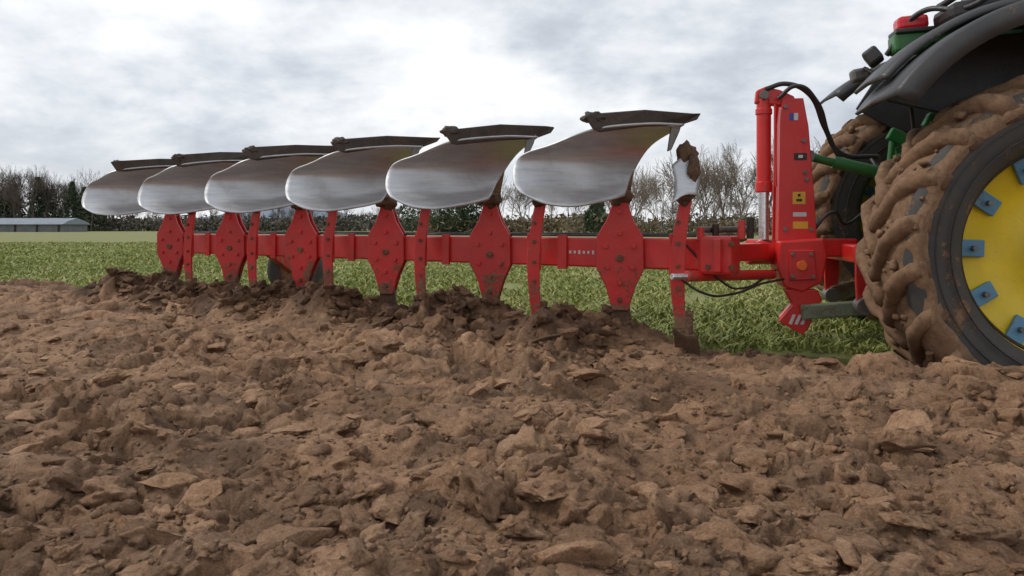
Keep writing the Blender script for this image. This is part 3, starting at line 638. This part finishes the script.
beam('lamp_base', T(-.68, .95, 2.078), T(-.44, .95, 2.088), .17, .03, M_black, tr)
beam('work_light', T(-.80, 1.1, 1.93), T(-.72, 1.07, 1.99), .14, .11, M_black, tr, bevel=.02)
beam('plug_socket', T(-.86, 1.25, 1.86), T(-.74, 1.25, 1.88), .1, .09, M_grey, tr, bevel=.02)
beam('fender_housing', T(-.45, .75, 2.12), T(.3, .80, 2.22), .30, .12, M_black, tr, bevel=.04)
tube('cable_a', [T(-.70, 1.0, 1.95), T(-.55, .85, 2.18), T(-.35, .6, 2.14), T(-.15, .5, 2.25), T(.1, .5, 2.28)], .018, M_black, tr)
tube('cable_b', [T(-.45, .8, 2.2), T(-.3, .6, 2.26), T(-.1, .5, 2.2), T(.15, .5, 2.18)], .022, M_black, tr)
tube('cable_c', [T(-.8, 1.15, 1.9), T(-.6, 1.0, 1.7), T(-.5, 1.1, 1.5), T(-.5, 1.2, 1.2)], .014, M_black, tr)
for tag, l in (('near', .98), ('far', 1.72)):
    lo = HP(.36, -.42 if tag == 'near' else .42, .28)
    plate(tag+'_lower_link', [(0, -.06), (.25, -.05), (.95, -.04), (.95, .06), (.25, .065), (0, .07), (-.06, 0)], lo, (T(-.05, l+.05, .50)-lo).normalized(), ZU, NL, .05, M_lgreen, tr, bevel=.01)
    cyl(tag+'_link_ball', lo-NL*.06, lo+NL*.06, .055, M_grey, tr)
    cyl(tag+'_lift_rod', T(-.42, l+.05, 1.50), T(-.52, l+.08, .46), .024, M_green, tr)
    cyl(tag+'_lift_rod_sleeve', T(-.43, l+.05, 1.3), T(-.47, l+.06, .95), .04, M_green, tr)
    beam(tag+'_lift_arm', T(-.0, l+.05, 1.28), T(-.45, l+.05, 1.52), .06, .10, M_green, tr, bevel=.012)
    cyl(tag+'_lift_cylinder', T(-.15, l+.12, .8), T(-.36, l+.1, 1.42), .045, M_green, tr)
beam('drawbar_stay', HP(-.0, -.30, .22), HP(.55, -.28, .27), .06, .10, M_lgreen, tr, bevel=.012)
cyl('top_link', HP(.12, .02, 1.30), T(-.36, 1.35, 1.10), .030, M_green, tr)
cyl('top_link_sleeve', HP(.28, .02, 1.26), HP(.62, .01, 1.17), .045, M_green, tr)
cyl('top_link_eye', HP(.10, -.05, 1.30), HP(.10, .07, 1.30), .045, M_grey, tr)
for i in range(5): beam('remote_valve_%d' % i, T(-.48, 1.1+i*.11, 1.28), T(-.30, 1.1+i*.11, 1.30), .07, .10, M_dark if i % 2 else M_green, tr)
for i in range(3): tube('remote_hose_%d' % i, [HP(.55+.03*i, .08, 1.28-.03*i), T(-.62, 1.15+i*.1, 1.12+.05*i), T(-.56, 1.12+i*.11, 1.22), T(-.48, 1.1+i*.11, 1.28)], .014, M_black, tr)
beam('hitch_drawbar', T(-.55, 1.35, .50), T(.2, 1.35, .52), .12, .08, M_grey, tr)
plate('pickup_hitch_frame', [(-.40, 1.15), (-.25, 1.2), (-.25, .45), (-.5, .42), (-.5, .55), (-.38, .62)], T(0, 1.15, 0), TAU, ZU, NL, .05, M_green, tr)
plate('pickup_hitch_frame_far', [(-.40, 1.15), (-.25, 1.2), (-.25, .45), (-.5, .42), (-.5, .55), (-.38, .62)], T(0, 1.55, 0), TAU, ZU, NL, .05, M_dark, tr)

# ------------------------------------------------------------------ world, sun, camera
w = bpy.data.worlds.new('World'); scene.world = w; w.use_nodes = True; nt = w.node_tree; bg = nt.nodes['Background']
SE, SA = math.radians(44), math.radians(-80)
sky = N(nt, 'ShaderNodeTexSky', sky_type='NISHITA'); sky.sun_disc = False; sky.sun_elevation = SE; sky.sun_rotation = SA
tc = N(nt, 'ShaderNodeTexCoord').outputs['Generated']; sp = N(nt, 'ShaderNodeSeparateXYZ'); nt.links.new(tc, sp.inputs[0])
zc = math_(nt, 'ADD', math_(nt, 'MAXIMUM', sp.outputs[2], 0.), .34)
cb = N(nt, 'ShaderNodeCombineXYZ'); nt.links.new(math_(nt, 'DIVIDE', sp.outputs[0], zc), cb.inputs[0]); nt.links.new(math_(nt, 'DIVIDE', sp.outputs[1], zc), cb.inputs[1]); cb.inputs[2].default_value = 3.7
n1 = ntex(nt, 1.7, 10, .56, .2, cb.outputs[0]); n2 = ntex(nt, 5, 8, .6, .2, cb.outputs[0])
f = math_(nt, 'ADD', math_(nt, 'MULTIPLY', n1, .75), math_(nt, 'MULTIPLY', n2, .25))
def spot(d, p, a):
    dv = V(d).normalized(); vm = N(nt, 'ShaderNodeVectorMath', operation='DOT_PRODUCT'); nt.links.new(tc, vm.inputs[0]); vm.inputs[1].default_value = dv
    return math_(nt, 'MULTIPLY', math_(nt, 'POWER', math_(nt, 'MAXIMUM', vm.outputs['Value'], 0.), p), a)
f = math_(nt, 'ADD', f, spot((-.06, 1, .27), 300, .12)); f = math_(nt, 'ADD', f, spot((.17, 1, .17), 300, .12)); f = math_(nt, 'ADD', f, spot((-.5, 1, .10), 14, .05))
cl = ramp(nt, f, [(.38, (.44, .48, .55)), (.47, (.60, .64, .70)), (.54, (.78, .81, .85)), (.64, (1.02, 1.02, 1.02))])
hz = ramp(nt, sp.outputs[2], [(0., .7), (.14, 0.)])
cl = mix(nt, hz, cl, (.80, .82, .85))
vm = N(nt, 'ShaderNodeVectorMath', operation='SCALE'); nt.links.new(cl, vm.inputs[0]); vm.inputs['Scale'].default_value = 11.0
nt.links.new(mix(nt, .93, sky.outputs[0], vm.outputs[0]), bg.inputs[0]); bg.inputs[1].default_value = .1
L = bpy.data.lights.new('sun', 'SUN'); L.energy = 1.5; L.angle = math.radians(10); L.color = (1, .95, .88)
so = bpy.data.objects.new('sun', L); link(so)
sd = V((math.sin(SA)*math.cos(SE), math.cos(SA)*math.cos(SE), math.sin(SE))); so.rotation_euler = sd.to_track_quat('Z', 'Y').to_euler()
cam = bpy.data.cameras.new('camera'); co = bpy.data.objects.new('camera', cam); link(co); co.location = (0, 0, CAMZ); co.rotation_euler = (math.radians(90), 0, 0)
cam.sensor_width = 36; cam.lens = 26.0; cam.shift_y = -60/1024; cam.clip_end = 5000; cam.clip_start = .05; scene.camera = co
scene.view_settings.view_transform = 'Standard'; scene.view_settings.look = 'None'; scene.view_settings.exposure = 0
